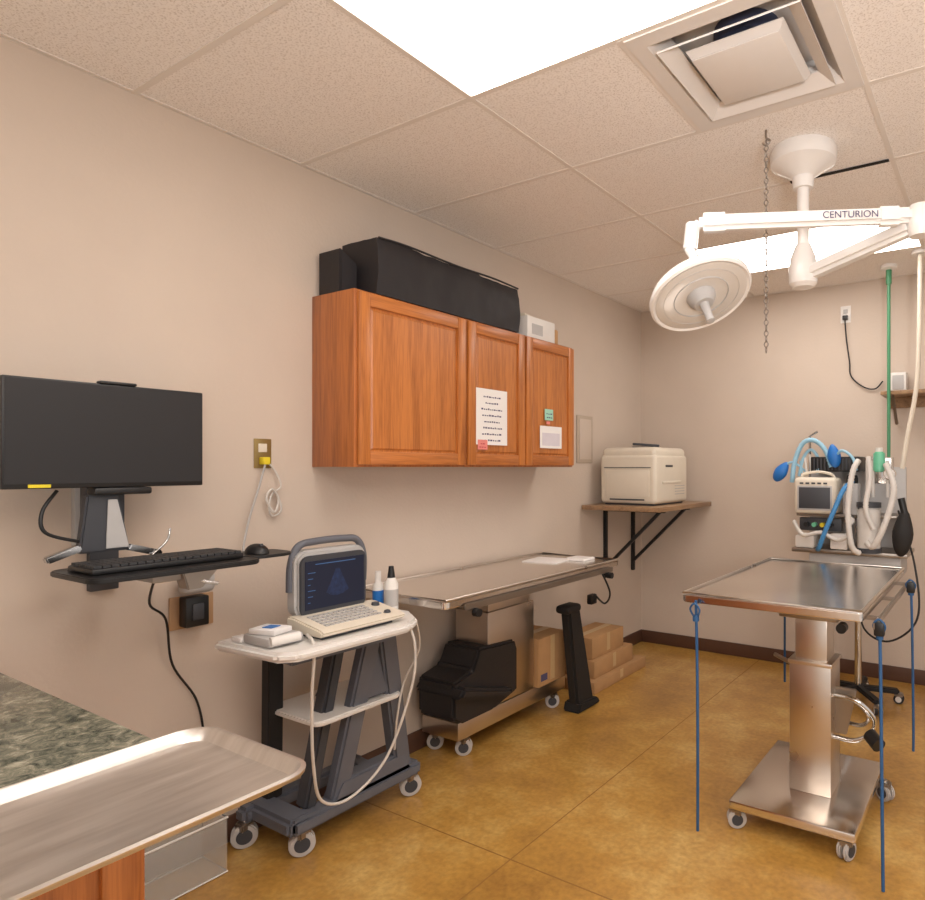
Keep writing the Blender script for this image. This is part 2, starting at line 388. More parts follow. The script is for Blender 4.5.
paper("paper_note",2.93,3.14,1.57,1.70,lines=0)
box(bpy.data.objects["paper_note"],"printed_block",.3056,.3059,2.95,3.12,1.585,1.66,plain("print_tint",(212,206,214),.8))
paper("sticky_note.001",2.975,3.055,1.735,1.80,mat=MINT,lines=2)
paper("sticky_note.002",2.99,3.025,1.712,1.728,mat=PINK)

bc=G("black_vinyl_case",(.16,2.28,2.205))
soft(bc,"cover",[(.04,2.207),(.285,2.207),(.292,2.40),(.28,2.452),(.05,2.455)],1.83,2.77,VINYL,.010,60)
tube(bc,"top_seam",[(.284,1.84,2.452),(.287,2.0,2.458),(.284,2.3,2.453),(.288,2.55,2.457),(.284,2.76,2.452)],.005,VINYL)
bd=G("black_case_small",(.12,1.77,2.205))
prism(bd,"cover",[(1.735,2.207),(1.82,2.207),(1.82,2.35),(1.735,2.40)],'x',.02,.17,VINYL,.006)
wb=G("white_supply_box",(.2,2.98,2.205))
box(wb,"carton",.1,.27,2.86,3.12,2.207,2.33,WHTP,.004); box(wb,"label",.2705,.2715,2.9,3.0,2.23,2.29,GREYL)
box(wb,"packet",.12,.2,2.9,3.05,2.331,2.36,CREAM,.006,rot=(0,0,10))
box(wb,"tan_pouch",.2,.26,3.125,3.17,2.207,2.30,CARD,.01)

wf=G("wall_access_panel",(0,3.83,1.66))
PNL=plain("panel_paint",(184,168,150),.6)
box(wf,"frame",0,.010,3.73,3.93,1.49,1.83,PNL,.004); box(wf,"inset",.010,.014,3.755,3.905,1.515,1.805,WALL,.001)

# ------------------------------------------------------------------ corner shelf & printer
sh=G("wall_shelf",(.3,4.2,1.15))
box(sh,"board",.012,.64,3.78,4.67,1.155,1.188,SHELFW,.003)
for i,y in enumerate((4.10,4.52)):
    bar(sh,"bracket_%d_upright"%i,(.014,y,.62),(.014,y,1.154),.035,.025,BLK)
    bar(sh,"bracket_%d_arm"%i,(.0,y,1.14),(.52,y,1.14),.035,.025,BLK)
    bar(sh,"bracket_%d_brace"%i,(.02,y,.70),(.48,y,1.135),.03,.022,BLK)
pr=G("laser_printer",(.33,4.15,1.19))
box(pr,"body",.09,.55,3.9,4.42,1.2,1.55,CREAM,.03,seg=4); box(pr,"top_cover",.1,.54,3.91,4.41,1.50,1.60,CREAM,.035,seg=4)
box(pr,"foot",.12,.52,3.93,4.39,1.189,1.205,GREYD)
box(pr,"front_door",.14,.5,3.893,3.9,1.25,1.44,CREAM,.006); box(pr,"door_line",.13,.51,3.897,3.902,1.452,1.458,GREYD)
box(pr,"paper_slot",.18,.46,3.892,3.9,1.225,1.235,GREYD)
for k in range(4): box(pr,"side_vent_%d"%k,.549,.552,4.2,4.36,1.26+k*.02,1.265+k*.02,GREYL)
box(pr,"side_badge",.549,.553,4.05,4.16,1.46,1.475,GREYD,.001); box(pr,"side_handle",.545,.556,4.0,4.3,1.34,1.36,CREAM,.004); box(pr,"control_panel",.42,.5,3.95,4.05,1.597,1.604,GREYD,.003)
st=G("stapler",(.3,4.2,1.602)); box(st,"arm",.22,.42,4.16,4.2,1.616,1.634,GREYD,.005,rot=(0,4,20)); box(st,"base",.22,.42,4.155,4.205,1.601,1.612,GREYD,.003,rot=(0,0,20))

# ------------------------------------------------------------------ wall mounted computer
mn=G("computer_monitor",(.25,.9,1.4))
box(mn,"bezel",.225,.25,.645,1.154,1.398,1.713,BLK,.004); box(mn,"screen",.2502,.2512,.651,1.149,1.412,1.707,SCR)
box(mn,"label",.2505,.2515,.70,.75,1.401,1.41,YEL); box(mn,"webcam_bar",.225,.255,.865,.96,1.713,1.722,BLK,.003)
box(mn,"back_shell",.19,.226,.75,1.05,1.44,1.67,BLK,.012)
box(mn,"mount_plate",.15,.2,.85,.95,1.28,1.55,GREYD,.006); box(mn,"soundbar",.20,.26,.85,1.00,1.375,1.397,BLK,.006)
ka=G("keyboard_wall_mount",(.2,.95,1.15))
box(ka,"wall_track",0,.03,.88,.98,1.2,1.6,GREYL,.004)
bar(ka,"arm_upper",(.03,.95,1.3),(.16,.93,1.3),.05,.05,GREYD)
prism(ka,"column_face",[(.82,1.20),(.95,1.20),(.92,1.375),(.84,1.375)],'x',.2,.235,GREYD,.005)
prism(ka,"column_trim",[(.885,1.21),(.945,1.21),(.914,1.36),(.89,1.36)],'x',.236,.24,GREYL,.001)
bar(ka,"cradle_left",(.24,.74,1.19),(.24,.82,1.22),.03,.02,CHROME); bar(ka,"cradle_right",(.24,.94,1.21),(.24,1.03,1.18),.03,.02,CHROME)
tube(ka,"wire_hook",[(.26,1.0,1.18),(.26,1.04,1.22),(.26,1.05,1.26)],.003,CHROME)
prism(ka,"tray",rrect(.25,.56,.735,1.19,.05),'z',1.15,1.165,BLK,.003)
prism(ka,"mouse_deck",rrect(.32,.50,1.17,1.34,.06),'z',1.157,1.167,BLK,.003)
bar(ka,"arm_lower",(.03,.96,1.10),(.36,.98,1.14),.06,.03,GREYD); box(ka,"wall_plate",0,.03,.92,1.0,1.05,1.2,GREYD,.004)
box(ka,"pivot",.3,.42,.93,1.06,1.11,1.15,GREYL,.01); prism(ka,"underside_bracket",[(1.0,1.15),(1.12,1.15),(1.06,1.08),(1.02,1.08)],'x',.38,.44,STEELD,.003)
bar(ka,"knob_lever",(.4,1.0,1.12),(.46,1.1,1.09),.012,.012,CHROME)
tube(ka,"monitor_cable",[(.2,.78,1.39),(.22,.74,1.33),(.23,.745,1.27),(.22,.83,1.235)],.005,BLK)
tube(ka,"power_cable",[(.3,1.0,1.14),(.12,1.05,1.0),(.05,1.13,.92),(.03,1.16,.75),(.025,1.24,.6),(.02,1.27,.45),(.02,1.27,.3)],.004,BLK)
kb=G("keyboard",(.43,.93,1.166))
box(kb,"case",.33,.49,.76,1.16,1.166,1.183,BLK,.005)
bm=bmesh.new()
for r in range(6):
    for c in range(19):
        addbox(bm,.338+r*.0248,.338+r*.0248+.0195,.767+c*.0206,.767+c*.0206+.0172,1.183,1.190)
fin(kb,"keys",bm,LED,smooth=False)
ms=G("computer_mouse",(.42,1.25,1.167))
bm=bmesh.new(); bmesh.ops.create_uvsphere(bm,u_segments=20,v_segments=12,radius=1)
for q in bm.verts: q.co=Vector((.42+q.co.x*.05,1.24+q.co.y*.032,1.168+max(q.co.z,0)*.032))
fin(ms,"shell",bm,BLK); tube(ms,"wheel",[(.445,1.235,1.195),(.445,1.245,1.195)],.006,GREYD,smooth=False)

ol=G("wall_outlet",(0,1.49,1.51)); box(ol,"plate",0,.006,1.465,1.535,1.455,1.575,BRASS,.002); box(ol,"socket",.006,.01,1.48,1.515,1.52,1.555,CREAM,.002); box(ol,"plug",.006,.04,1.483,1.512,1.47,1.50,YEL,.004)
ch=G("charger_cord",(0.02,1.5,1.3))
tube(ch,"loop",[(.02,1.51,1.48),(.02,1.545,1.44),(.03,1.56,1.38),(.02,1.53,1.35),(.03,1.51,1.30),(.02,1.53,1.26),(.03,1.56,1.28),(.02,1.555,1.34),(.02,1.53,1.37)],.004,CORD)
tube(ch,"coil",[(.03,1.50,1.33),(.035,1.52,1.37),(.03,1.55,1.33),(.035,1.53,1.275)],.005,CORD,closed=True)
tube(ch,"lead",[(.03,1.495,1.47),(.03,1.47,1.38),(.04,1.43,1.27),(.05,1.4,1.16),(.1,1.37,1.1)],.004,GREYL)
o2=G("wall_outlet.001",(0,1.24,.93)); box(o2,"plate",0,.008,1.16,1.31,.865,.985,plain("tan_plate",(176,140,104),.6),.003); box(o2,"power_brick",.008,.06,1.19,1.27,.875,.985,BLK,.006); box(o2,"receptacle",.06,.066,1.21,1.25,.90,.96,GREYD,.004)
box(o2,"hanging_bag",.03,.09,1.17,1.28,1.0,1.08,GREYL,.02,seg=3)

# ------------------------------------------------------------------ ultrasound cart
uc=G("ultrasound_cart",(.3,1.6,0))
prism(uc,"worktop",[(.22,1.20),(.56,1.22),(.61,1.27),(.62,1.72),(.57,1.80),(.44,1.88),(.24,1.88),(.2,1.8)],'z',.815,.85,WHTP,.012)
prism(uc,"worktop_underside",[(.26,1.30),(.52,1.30),(.54,1.72),(.26,1.78)],'z',.78,.815,GREY,.006)
bar(uc,"leg_left",(.29,1.50,.15),(.34,1.60,.79),.05,.07,GREYD,.01)
bar(uc,"leg_a",(.32,1.61,.15),(.40,1.71,.79),.08,.055,GREY,.01)
bar(uc,"leg_b",(.32,1.92,.15),(.40,1.77,.79),.08,.065,GREY,.01)
prism(uc,"leg_gusset",[(1.68,.52),(1.83,.52),(1.79,.79),(1.70,.79)],'x',.345,.395,GREY,.008)
prism(uc,"leg_foot",[(1.56,.13),(1.96,.13),(1.92,.22),(1.61,.22)],'x',.28,.36,GREY,.01)
bar(uc,"back_column",(.1,1.48,.15),(.16,1.45,.8),.06,.05,BLKM)
prism(uc,"lower_shelf",rrect(.08,.42,1.46,1.86,.04),'z',.49,.51,WHTP,.005)
bar(uc,"base_front",(.33,1.40,.125),(.33,2.0,.125),.09,.06,GREY,.015); bar(uc,"base_back",(.09,1.36,.125),(.09,1.9,.125),.07,.06,GREY,.015)
bar(uc,"base_cross_a",(.06,1.44,.125),(.36,1.44,.125),.10,.065,GREY,.015); bar(uc,"base_cross_b",(.06,1.85,.125),(.36,1.85,.125),.08,.06,GREY,.015)
for i,(x,y) in enumerate(((.33,1.46),(.33,1.97),(.09,1.38),(.09,1.87))): caster(uc,"caster_%d"%i,x,y,.046,rot=60,top=.12,mat=WHEEL,hub=GREYD)
tube(uc,"probe_cable",[(.58,1.74,.85),(.6,1.76,.75),(.58,1.76,.58),(.52,1.69,.32),(.48,1.56,.21),(.48,1.44,.25),(.52,1.38,.42),(.55,1.355,.66),(.57,1.35,.84),(.5,1.37,.87)],.0055,CORD)
tube(uc,"side_cable",[(.56,1.80,.84),(.5,1.87,.7),(.42,1.86,.55),(.4,1.84,.4),(.36,1.86,.25)],.0045,CORD)
tube(uc,"power_lead",[(.2,1.6,.8),(.2,1.66,.65),(.18,1.62,.52)],.006,BLK)
cyl(uc,"probe_holder",(.22,1.93,.62),(.22,1.93,.70),.03,BLK); bar(uc,"probe_holder_arm",(.22,1.93,.70),(.24,1.84,.82),.02,.015,GREYD)
us=G("ultrasound_machine",(.45,1.55,.85))
yc0,yc1=1.40,1.70
prism(us,"screen_housing",[(a,b) for a,b in rrect(yc0,yc1,.90,1.15,.045)],'x',.325,.385,GREYL,.01)
prism(us,"screen_bezel",rrect(yc0+.012,yc1-.008,.905,1.13,.03),'x',.386,.395,GREYD,.003)
box(us,"display",.3955,.397,yc0+.03,yc1-.02,.93,1.11,USCR)
for k in range(6): box(us,"display_text_%d"%k,.3972,.3976,yc0+.04,yc0+.05+.01*(k%3),.955+k*.022,.9575+k*.022,USTXT)
prism(us,"scan_sector",[(1.555,1.07),(1.57,1.07),(1.61,.985),(1.585,.972),(1.56,.968),(1.535,.972),(1.515,.985)],'x',.3971,.3975,USG)
box(us,"display_status_bar",.3972,.3976,1.47,1.64,1.095,1.098,USTXT)
tube(us,"carry_handle",[(.35,yc0+.0,1.0),(.352,yc0+.003,1.10),(.355,yc0+.03,1.165),(.355,yc0+.1,1.178),(.355,yc1-.08,1.178),(.355,yc1-.02,1.165),(.352,yc1+.01,1.10),(.35,yc1+.01,1.0)],.014,GREY)
prism(us,"console",[(.36,.862),(.56,.862),(.575,.875),(.56,.888),(.40,.915),(.36,.915)],'y',1.38,1.74,CREAM,.006)
bm=bmesh.new()
for r in range(5):
    for c in range(12):
        x=.42+r*.024; z=.9115-(x-.40)*.17
        addbox(bm,x,x+.017,1.42+c*.02,1.42+c*.02+.015,z,z+.006)
fin(us,"keys",bm,GREYL,smooth=False)
lathe(us,"trackball",[(0,.012),(.01,.009),(.014,0)],GREYD,loc=(.535,1.68,.893),seg=20)
lathe(us,"control_knob",[(0,.014),(.014,.014),(.016,0)],GREYD,loc=(.44,1.70,.905),seg=20)
bar(us,"support_foot",(.34,1.45,.85),(.34,1.45,.91),.04,.04,GREYD); bar(us,"support_foot_b",(.34,1.65,.85),(.34,1.65,.91),.04,.04,GREYD)
box(us,"console_foot",.4,.54,1.4,1.7,.85,.864,GREYD)
bt=G("spray_bottle",(.33,1.80,.85)); lathe(bt,"bottle",[(0,0),(.021,0),(.022,.01),(.022,.11),(.012,.125),(.012,.135),(0,.135)],WHTP,loc=(.33,1.80,.851)); cyl(bt,"label",(.33,1.80,.87),(.33,1.80,.94),.0225,BLUEB); cyl(bt,"cap",(.33,1.80,.984),(.33,1.80,1.02),.012,WHTP)
b2=G("gel_bottle",(.4,1.81,.85)); lathe(b2,"bottle",[(0,0),(.026,0),(.028,.01),(.028,.12),(.014,.15),(0,.15)],WHTP,loc=(.40,1.81,.851)); cyl(b2,"label",(.40,1.81,.88),(.40,1.81,.95),.0285,GREYL); cyl(b2,"cap",(.40,1.81,.995),(.40,1.81,1.045),.016,BLK,r2=.01)
cp=G("clipper_kit",(.4,1.27,.85)); box(cp,"case",.34,.50,1.235,1.36,.851,.885,GREYL,.01); box(cp,"packet",.36,.47,1.25,1.33,.886,.905,PAPER,.004,rot=(0,0,15)); box(cp,"blue_label",.40,.44,1.27,1.31,.906,.908,BLUEB,rot=(0,0,15)); cyl(cp,"probe",(.50,1.24,.875),(.52,1.33,.88),.016,WHTP)
box(cp,"gauze",.28,.34,1.23,1.27,.851,.868,PAPER,.004)

# ------------------------------------------------------------------ steel exam table on lift
et=G("exam_table",(.3,2.6,0))
prism(et,"top",rrect(.03,.62,1.90,3.30,.03),'z',.865,.9,STEELT,.006)
tube(et,"rim",[(.035,1.905,.902),(.615,1.905,.902),(.615,3.295,.902),(.035,3.295,.902)],.007,STEEL,smooth=False,closed=True)
box(et,"under_frame",.08,.5,2.15,3.1,.82,.865,STEELD,.004)
bar(et,"side_rail",(.63,2.0,.86),(.63,3.2,.86),.012,.03,STEELD)
cyl(et,"clamp_knob",(.63,2.06,.83),(.66,2.06,.83),.018,BLK); cyl(et,"clamp_knob_b",(.63,3.15,.83),(.66,3.15,.83),.018,BLK)
box(et,"column_outer",.07,.30,2.50,2.88,.2,.70,STEELZ,.004); box(et,"column_inner",.085,.285,2.52,2.86,.6,.82,STEELZ,.004)
box(et,"lift_bracket",.06,.33,2.44,2.94,.79,.822,STEELD,.004)
box(et,"base",.035,.29,2.30,3.20,.10,.19,STEELZ,.006)
for i,(x,y) in enumerate(((.25,2.38),(.25,3.12),(.07,2.36),(.07,3.12))): caster(et,"caster_%d"%i,x,y,.042,rot=40,top=.11,mat=WHEEL,hub=GREYD)
tube(et,"hand_control_cord",[(.5,3.25,.86),(.55,3.3,.7),(.5,3.32,.62),(.45,3.28,.68)],.006,BLK); box(et,"hand_control",.42,.46,3.24,3.30,.62,.68,BLK,.008)
pp=G("paper_pad",(.3,3.0,.91)); box(pp,"sheet",.15,.38,2.95,3.15,.9005,.906,PAPER,.001,rot=(0,0,8)); box(pp,"pack",.35,.48,3.12,3.24,.9005,.915,PAPER,.003)
ps=G("foam_pet_steps",(.17,2.45,.19))
prism(ps,"steps",[(2.30,.192),(2.54,.192),(2.72,.24),(2.72,.47),(2.70,.52),(2.42,.54),(2.37,.44),(2.24,.41),(2.24,.23)],'x',.07,.32,FOAM,.014)
prism(ps,"cushion",[(2.22,.345),(2.58,.25),(2.64,.28),(2.26,.395)],'x',.06,.38,FOAM,.015)
def carton(name,x0,x1,y0,y1,z0,z1):
    g=G(name,((x0+x1)/2,(y0+y1)/2,z0)); box(g,"body",x0,x1,y0,y1,z0,z1,CARD,.003)
    box(g,"tape",(x0+x1)/2-.025,(x0+x1)/2+.025,y0-.0005,y1+.0005,z1,z1+.001,CARDT); box(g,"tape_side",x1,x1+.001,(y0+y1)/2-.02,(y0+y1)/2+.02,z0+.02,z1,CARDT)
    if z1-z0>.2: box(g,"print",x1,x1+.001,y0+.02,y0+.08,z0+.03,z0+.07,INK)
    return g
carton("cardboard_box",.05,.32,2.90,3.16,.192,.47)
carton("cardboard_box.001",.05,.36,3.42,4.1,0,.075); carton("cardboard_box.002",.05,.32,3.48,3.98,.076,.19); carton("cardboard_box.003",.05,.29,3.50,3.90,.192,.33)
wd=G("black_foot_pedal_stand",(.4,3.1,0))
prism(wd,"upright",[(3.12,.02),(3.30,.02),(3.15,.62),(3.03,.62)],'x',.37,.44,BLKM,.015)
prism(wd,"foot",[(3.10,0),(3.34,0),(3.32,.04),(3.12,.06)],'x',.34,.46,BLKM,.01)
box(wd,"head",.35,.45,3.01,3.15,.60,.65,BLKM,.02)

# ------------------------------------------------------------------ operating table (right)
ot=G("operating_table",(1.88,2.9,0))
x0,x1,y0,y1,zt=1.49,2.19,2.34,3.48,.95
prism(ot,"top",rrect(x0,x1,y0,y1,.02),'z',zt-.035,zt-.004,STEELT,.004)
tube(ot,"rim",[(x0+.006,y0+.006,zt),(x1-.006,y0+.006,zt),(x1-.006,y1-.006,zt),(x0+.006,y1-.006,zt)],.007,STEEL,smooth=False,closed=True)
box(ot,"under_frame",1.66,2.08,2.52,3.3,zt-.075,zt-.035,STEELD,.004)
bar(ot,"rail_left",(x0-.012,y0+.1,zt-.05),(x0-.012,y1-.1,zt-.05),.008,.025,STEELD); bar(ot,"rail_right",(x1+.03,y0+.05,zt-.055),(x1+.03,y1-.05,zt-.055),.01,.03,STEELD)
for i,y in enumerate((2.5,2.9,3.3)): bar(ot,"rail_post_%d"%i,(x1-.03,y,zt-.05),(x1+.03,y,zt-.05),.02,.015,STEELD)
cx,cy=1.93,2.72
box(ot,"head_bracket",cx-.12,cx+.12,cy-.12,cy+.2,zt-.11,zt-.075,STEELD,.006)
box(ot,"column_inner",cx-.065,cx+.065,cy-.065,cy+.065,.5,zt-.1,STEELZ,.003)
box(ot,"column_outer",cx-.085,cx+.085,cy-.085,cy+.085,.12,.66,STEELZ,.004)
box(ot,"column_collar",cx-.090,cx+.090,cy-.090,cy+.090,.645,.662,STEELZ,.003)
box(ot,"base_plate",1.66,2.15,2.42,3.08,.085,.12,STEELT,.006)
for i,(x,y) in enumerate(((1.68,2.46),(2.11,2.46),(1.70,3.04),(2.17,2.98))): caster(ot,"caster_%d"%i,x,y,.038,rot=30+40*i,top=.09,mat=WHEEL,hub=GREYD)
tube(ot,"foot_loop",[(cx+.08,cy-.02,.52),(cx+.18,cy-.05,.52),(cx+.24,cy-.02,.45),(cx+.22,cy+.0,.38),(cx+.16,cy,.34),(cx+.085,cy,.34)],.010,CHROME)
tube(ot,"foot_loop_b",[(cx+.08,cy+.04,.46),(cx+.16,cy+.0,.50),(cx+.22,cy-.03,.46),(cx+.18,cy+.02,.40),(cx+.085,cy+.04,.40)],.008,CHROME)
prism(ot,"handle_plate",[(cx+.08,.36),(cx+.13,.36),(cx+.17,.55),(cx+.08,.55)],'y',cy-.01,cy+.01,STEELD,.003)
cyl(ot,"pedal_pad",(cx+.23,cy-.06,.40),(cx+.27,cy-.10,.38),.028,BLK)
cyl(ot,"tilt_knob",(cx+.14,cy-.12,zt-.12),(cx+.14,cy-.16,zt-.12),.02,BLK)
tube(ot,"lever",[(cx-.085,cy+.15,.55),(cx-.25,cy+.25,.57)],.01,STEELD,smooth=False); bar(ot,"lever_mount",(cx-.06,cy+.06,.55),(cx-.09,cy+.16,.55),.03,.03,STEELD)
def strap(name,pts,tie,clamp=False):
    g=G(name,pts[0]); tube(g,"cord",pts,.006,BLUE); cyl(g,"knot",Vector(tie)+Vector((0,0,-.012)),Vector(tie)+Vector((0,0,.012)),.013,BLUE)
    tube(g,"loop",[Vector(tie)+Vector((0,0,.0)),Vector(tie)+Vector((.02,-.01,.035)),Vector(tie)+Vector((.0,-.015,.06)),Vector(tie)+Vector((-.02,-.01,.035))],.004,BLUE,closed=True)
    if clamp: box(g,"cleat",tie[0]-.018,tie[0]+.018,tie[1]-.02,tie[1]+.01,tie[2]+.0,tie[2]+.05,BLK,.006)
strap("blue_tie_strap",[(1.56,2.325,.93),(1.565,2.325,.7),(1.57,2.32,.4),(1.57,2.32,.02)],(1.56,2.325,.86))
strap("blue_tie_strap.001",[(2.235,2.41,.90),(2.24,2.40,.7),(2.25,2.36,.35),(2.26,2.32,.01)],(2.235,2.41,.86),True)
strap("blue_tie_strap.002",[(1.60,3.40,.91),(1.60,3.40,.7),(1.60,3.40,.3)],(1.60,3.40,.84))
strap("blue_tie_strap.003",[(2.25,3.2,.91),(2.255,3.2,.7),(2.26,3.2,.3),(2.26,3.2,.15)],(2.25,3.2,.88),True)

# ------------------------------------------------------------------ surgical light
sl=G("surgical_light",(1.907,2.62,H))
P=Vector((1.907,2.62,0))
lathe(sl,"ceiling_cup",[(0,H),(.125,H),(.135,H-.02),(.13,H-.06),(.08,H-.09),(.045,H-.115),(.04,H-.16),(0,H-.16)],WHT,loc=(P.x,P.y,0))
cyl(sl,"pole",(P.x,P.y,H-.1),(P.x,P.y,2.3),.024,WHT)
lathe(sl,"hub",[(0,2.195),(.04,2.195),(.056,2.21),(.058,2.27),(.05,2.32),(.03,2.37),(0,2.37)],WHT,loc=(P.x,P.y,0))
E=Vector((2.36,2.48,2.345))
bar(sl,"extension_arm",(P.x+.03,P.y-.01,2.25),(E.x-.02,E.y,2.32),.06,.055,WHT,.015)
lathe(sl,"elbow",[(0,2.28),(.035,2.28),(.042,2.30),(.042,2.375),(.035,2.39),(0,2.39)],WHT,loc=(E.x,E.y,0))
F=Vector((1.66,2.13,2.345))
bar(sl,"spring_arm",E+Vector((0,0,.01)),F,.045,.055,WHT,.014)
bar(sl,"spring_arm_sleeve",E.lerp(F,.08)+Vector((0,0,.008)),E.lerp(F,.2)+Vector((0,0,.007)),.055,.066,WHT,.014)
bar(sl,"spring_arm_end",E.lerp(F,.86)+Vector((0,0,.002)),F,.055,.066,WHT,.016)
bar(sl,"second_arm",E+Vector((0,0,.03)),(3.1,2.85,2.40),.045,.055,WHT,.014)
hc=Vector((1.668,2.12,2.085)); nrm=Vector((.43,-.22,-.87)).normalized()
q=nrm.to_track_quat('Z','Y'); M=Matrix.Translation(hc)@q.to_matrix().to_4x4()
lathe(sl,"lamp_shell",[(0,-.075),(.05,-.075),(.07,-.06),(.14,-.045),(.178,-.02),(.19,.0),(.19,.014),(.182,.02),(.165,.012),(.06,.0),(0,.0)],WHT,M=M,seg=56)
LENS=plain("lamp_lens",(214,209,203),.2,coat=.5,var=.02)
lathe(sl,"lamp_lens",[(.172,.016),(.165,.019),(.06,.012),(.0,.012)],LENS,M=M,seg=56)
for i,rr in enumerate((.10,.14)): lathe(sl,"lamp_ring_%d"%i,[(rr,.014),(rr+.002,.019),(rr+.004,.014)],GREYL,M=M,seg=56)
lathe(sl,"lamp_hub",[(.055,.012),(.05,.03),(.035,.05),(0,.05)],GREYL,M=M)
lathe(sl,"lamp_handle",[(.02,.045),(.017,.06),(.014,.11),(.016,.125),(0,.13)],GREYL,M=M)
tube(sl,"drop_tube",[F,F+Vector((-.02,-.01,-.03)),F+Vector((-.03,-.02,-.09)),hc+Vector((-.02,-.01,.13)),hc-nrm*.07],.018,WHT)
cyl(sl,"drop_joint",F+Vector((-.02,-.01,-.0)),F+Vector((-.03,-.015,-.10)),.026,WHT,bev=.005)
box(sl,"yoke_block",hc.x-.03,hc.x+.02,hc.y-.03,hc.y+.03,hc.z+.04,hc.z+.10,WHT,.012)
tcu=bpy.data.curves.new("arm_label",'FONT'); tcu.body="CENTURION"; tcu.size=.034; tcu.extrude=.0003; tcu.align_x='CENTER'; tcu.align_y='CENTER'
to=bpy.data.objects.new("arm_label_tmp",tcu); col.objects.link(to); bpy.context.view_layer.update()
me=bpy.data.meshes.new_from_object(to.evaluated_get(bpy.context.evaluated_depsgraph_get())); bpy.data.objects.remove(to)
d=(E-F).normalized(); mid=E.lerp(F,.32)
outw=Vector((d.y,-d.x,0)).normalized(); up=outw.cross(d).normalized()
if up.z<0: up=-up
R=Matrix((d,up,outw)).transposed().to_4x4(); me.transform(Matrix.Translation(mid+outw*.0285+Vector((0,0,.008)))@R)
me.materials.clear(); me.materials.append(INK); lo=bpy.data.objects.new("arm_label",me); col.objects.link(lo); lo.parent=sl; lo.matrix_parent_inverse=Matrix.Translation(-Vector(sl.location))

hcn=G("hanging_chain",(1.825,2.39,H))
z=H-.05
tube(hcn,"ceiling_hook",[(1.825,2.393,H),(1.825,2.393,H-.03),(1.84,2.393,H-.045),(1.825,2.393,H-.06),(1.812,2.393,H-.048)],.004,STEELD)
k=0
while z>1.9:
    a=Vector((1.825,2.393,z)); s=Vector((.008,0,0)) if k%2 else Vector((0,.008,0))
    tube(hcn,"link_%d"%k,[a+Vector((0,0,.012)),a+s,a+Vector((0,0,-.012)),a-s],.0022,STEELD,closed=True,seg=6,n=4); z-=.021;k+=1

# ------------------------------------------------------------------ gas pipes & back wall items
gp=G("oxygen_pipe",(1.985,4.4,H)); cyl(gp,"pipe",(1.985,4.40,H),(1.985,4.40,1.45),.011,GREEN); lathe(gp,"flange",[(0,H),(.05,H),(.05,H-.02),(.02,H-.03),(0,H-.03)],WHT,loc=(1.985,4.40,0)); cyl(gp,"coupling",(1.985,4.40,H-.03),(1.985,4.40,H-.12),.018,GREEN)
wp=G("vacuum_hose",(2.19,4.2,H)); tube(wp,"hose",[(2.19,4.2,H),(2.185,4.2,2.3),(2.17,4.2,1.95),(2.12,4.2,1.65),(2.09,4.2,1.45)],.014,CREAM); lathe(wp,"flange",[(0,H),(.05,H),(.05,H-.02),(0,H-.02)],WHT,loc=(2.19,4.2,0))
o3=G("wall_outlet.002",(1.66,YB,2.54)); box(o3,"plate",1.625,1.695,YB-.006,YB,2.48,2.60,WHTP,.002); box(o3,"socket",1.645,1.675,YB-.012,YB-.006,2.545,2.575,GREYL,.002); box(o3,"plug",1.642,1.678,YB-.03,YB-.006,2.50,2.53,BLK,.004)
tube(o3,"cord",[(1.66,YB-.03,2.5),(1.67,YB-.02,2.35),(1.69,YB-.02,2.2),(1.70,YB-.02,2.1),(1.78,YB-.02,2.02),(1.86,YB-.02,2.0),(1.91,YB-.02,2.05)],.005,BLK)
ws=G("wall_shelf.001",(2.2,4.6,1.95)); box(ws,"board",1.93,2.9,4.42,YB,1.93,1.955,SHELFW,.003); box(ws,"cleat",1.95,2.88,YB-.03,YB,1.86,1.93,SHELFW,.002)
for i,x in enumerate((2.0,2.8)): bar(ws,"bracket_%d"%i,(x,YB-.02,1.75),(x,4.46,1.925),.02,.015,STEELD)
wx=G("electrical_box",(2.02,4.6,1.96)); box(wx,"box",1.97,2.07,4.56,4.66,1.956,2.09,WHTP,.006); box(wx,"cover",1.985,2.055,4.553,4.56,1.975,2.07,GREYL,.003)

# ------------------------------------------------------------------ anaesthesia machine
am=G("anesthesia_machine",(1.82,4.2,0))
for k in range(5):
    a=math.radians(72*k+20); c=Vector((1.84,4.16,.09)); e=c+Vector((math.cos(a),math.sin(a),0))*.24; e.z=.075
    bar(am,"base_leg_%d"%k,c,e,.05,.03,BLKM,.008); caster(am,"caster_%d"%k,e.x,e.y,.03,rot=72*k,top=.07)
cyl(am,"post",(1.84,4.16,.08),(1.84,4.16,1.2),.022,CHROME)
box(am,"lower_drawer",1.56,2.10,4.06,4.36,.80,.92,GREYL,.008); box(am,"lower_shelf",1.46,2.14,4.02,4.38,.925,.95,STEELD,.004)
box(am,"drawer_handle",1.70,1.95,4.045,4.06,.85,.865,CHROME,.003)
box(am,"back_panel",1.50,2.10,4.3,4.33,.95,1.46,GREYL,.006)
box(am,"upper_shelf",1.48,2.12,4.06,4.34,1.15,1.17,STEELD,.003)
box(am,"patient_monitor",1.49,1.75,3.96,4.14,1.172,1.395,CREAM,.025,seg=3); box(am,"monitor_frame",1.515,1.725,3.955,3.96,1.195,1.345,GREYL,.003); box(am,"monitor_screen",1.525,1.715,3.953,3.956,1.205,1.335,GREYD,.002)
for k in range(5): box(am,"monitor_button_%d"%k,1.53+k*.036,1.552+k*.036,3.954,3.96,1.355,1.365,GREYD)
tube(am,"monitor_handle",[(1.52,4.05,1.39),(1.53,4.05,1.415),(1.62,4.05,1.43),(1.70,4.05,1.415),(1.72,4.05,1.39)],.009,CREAM)
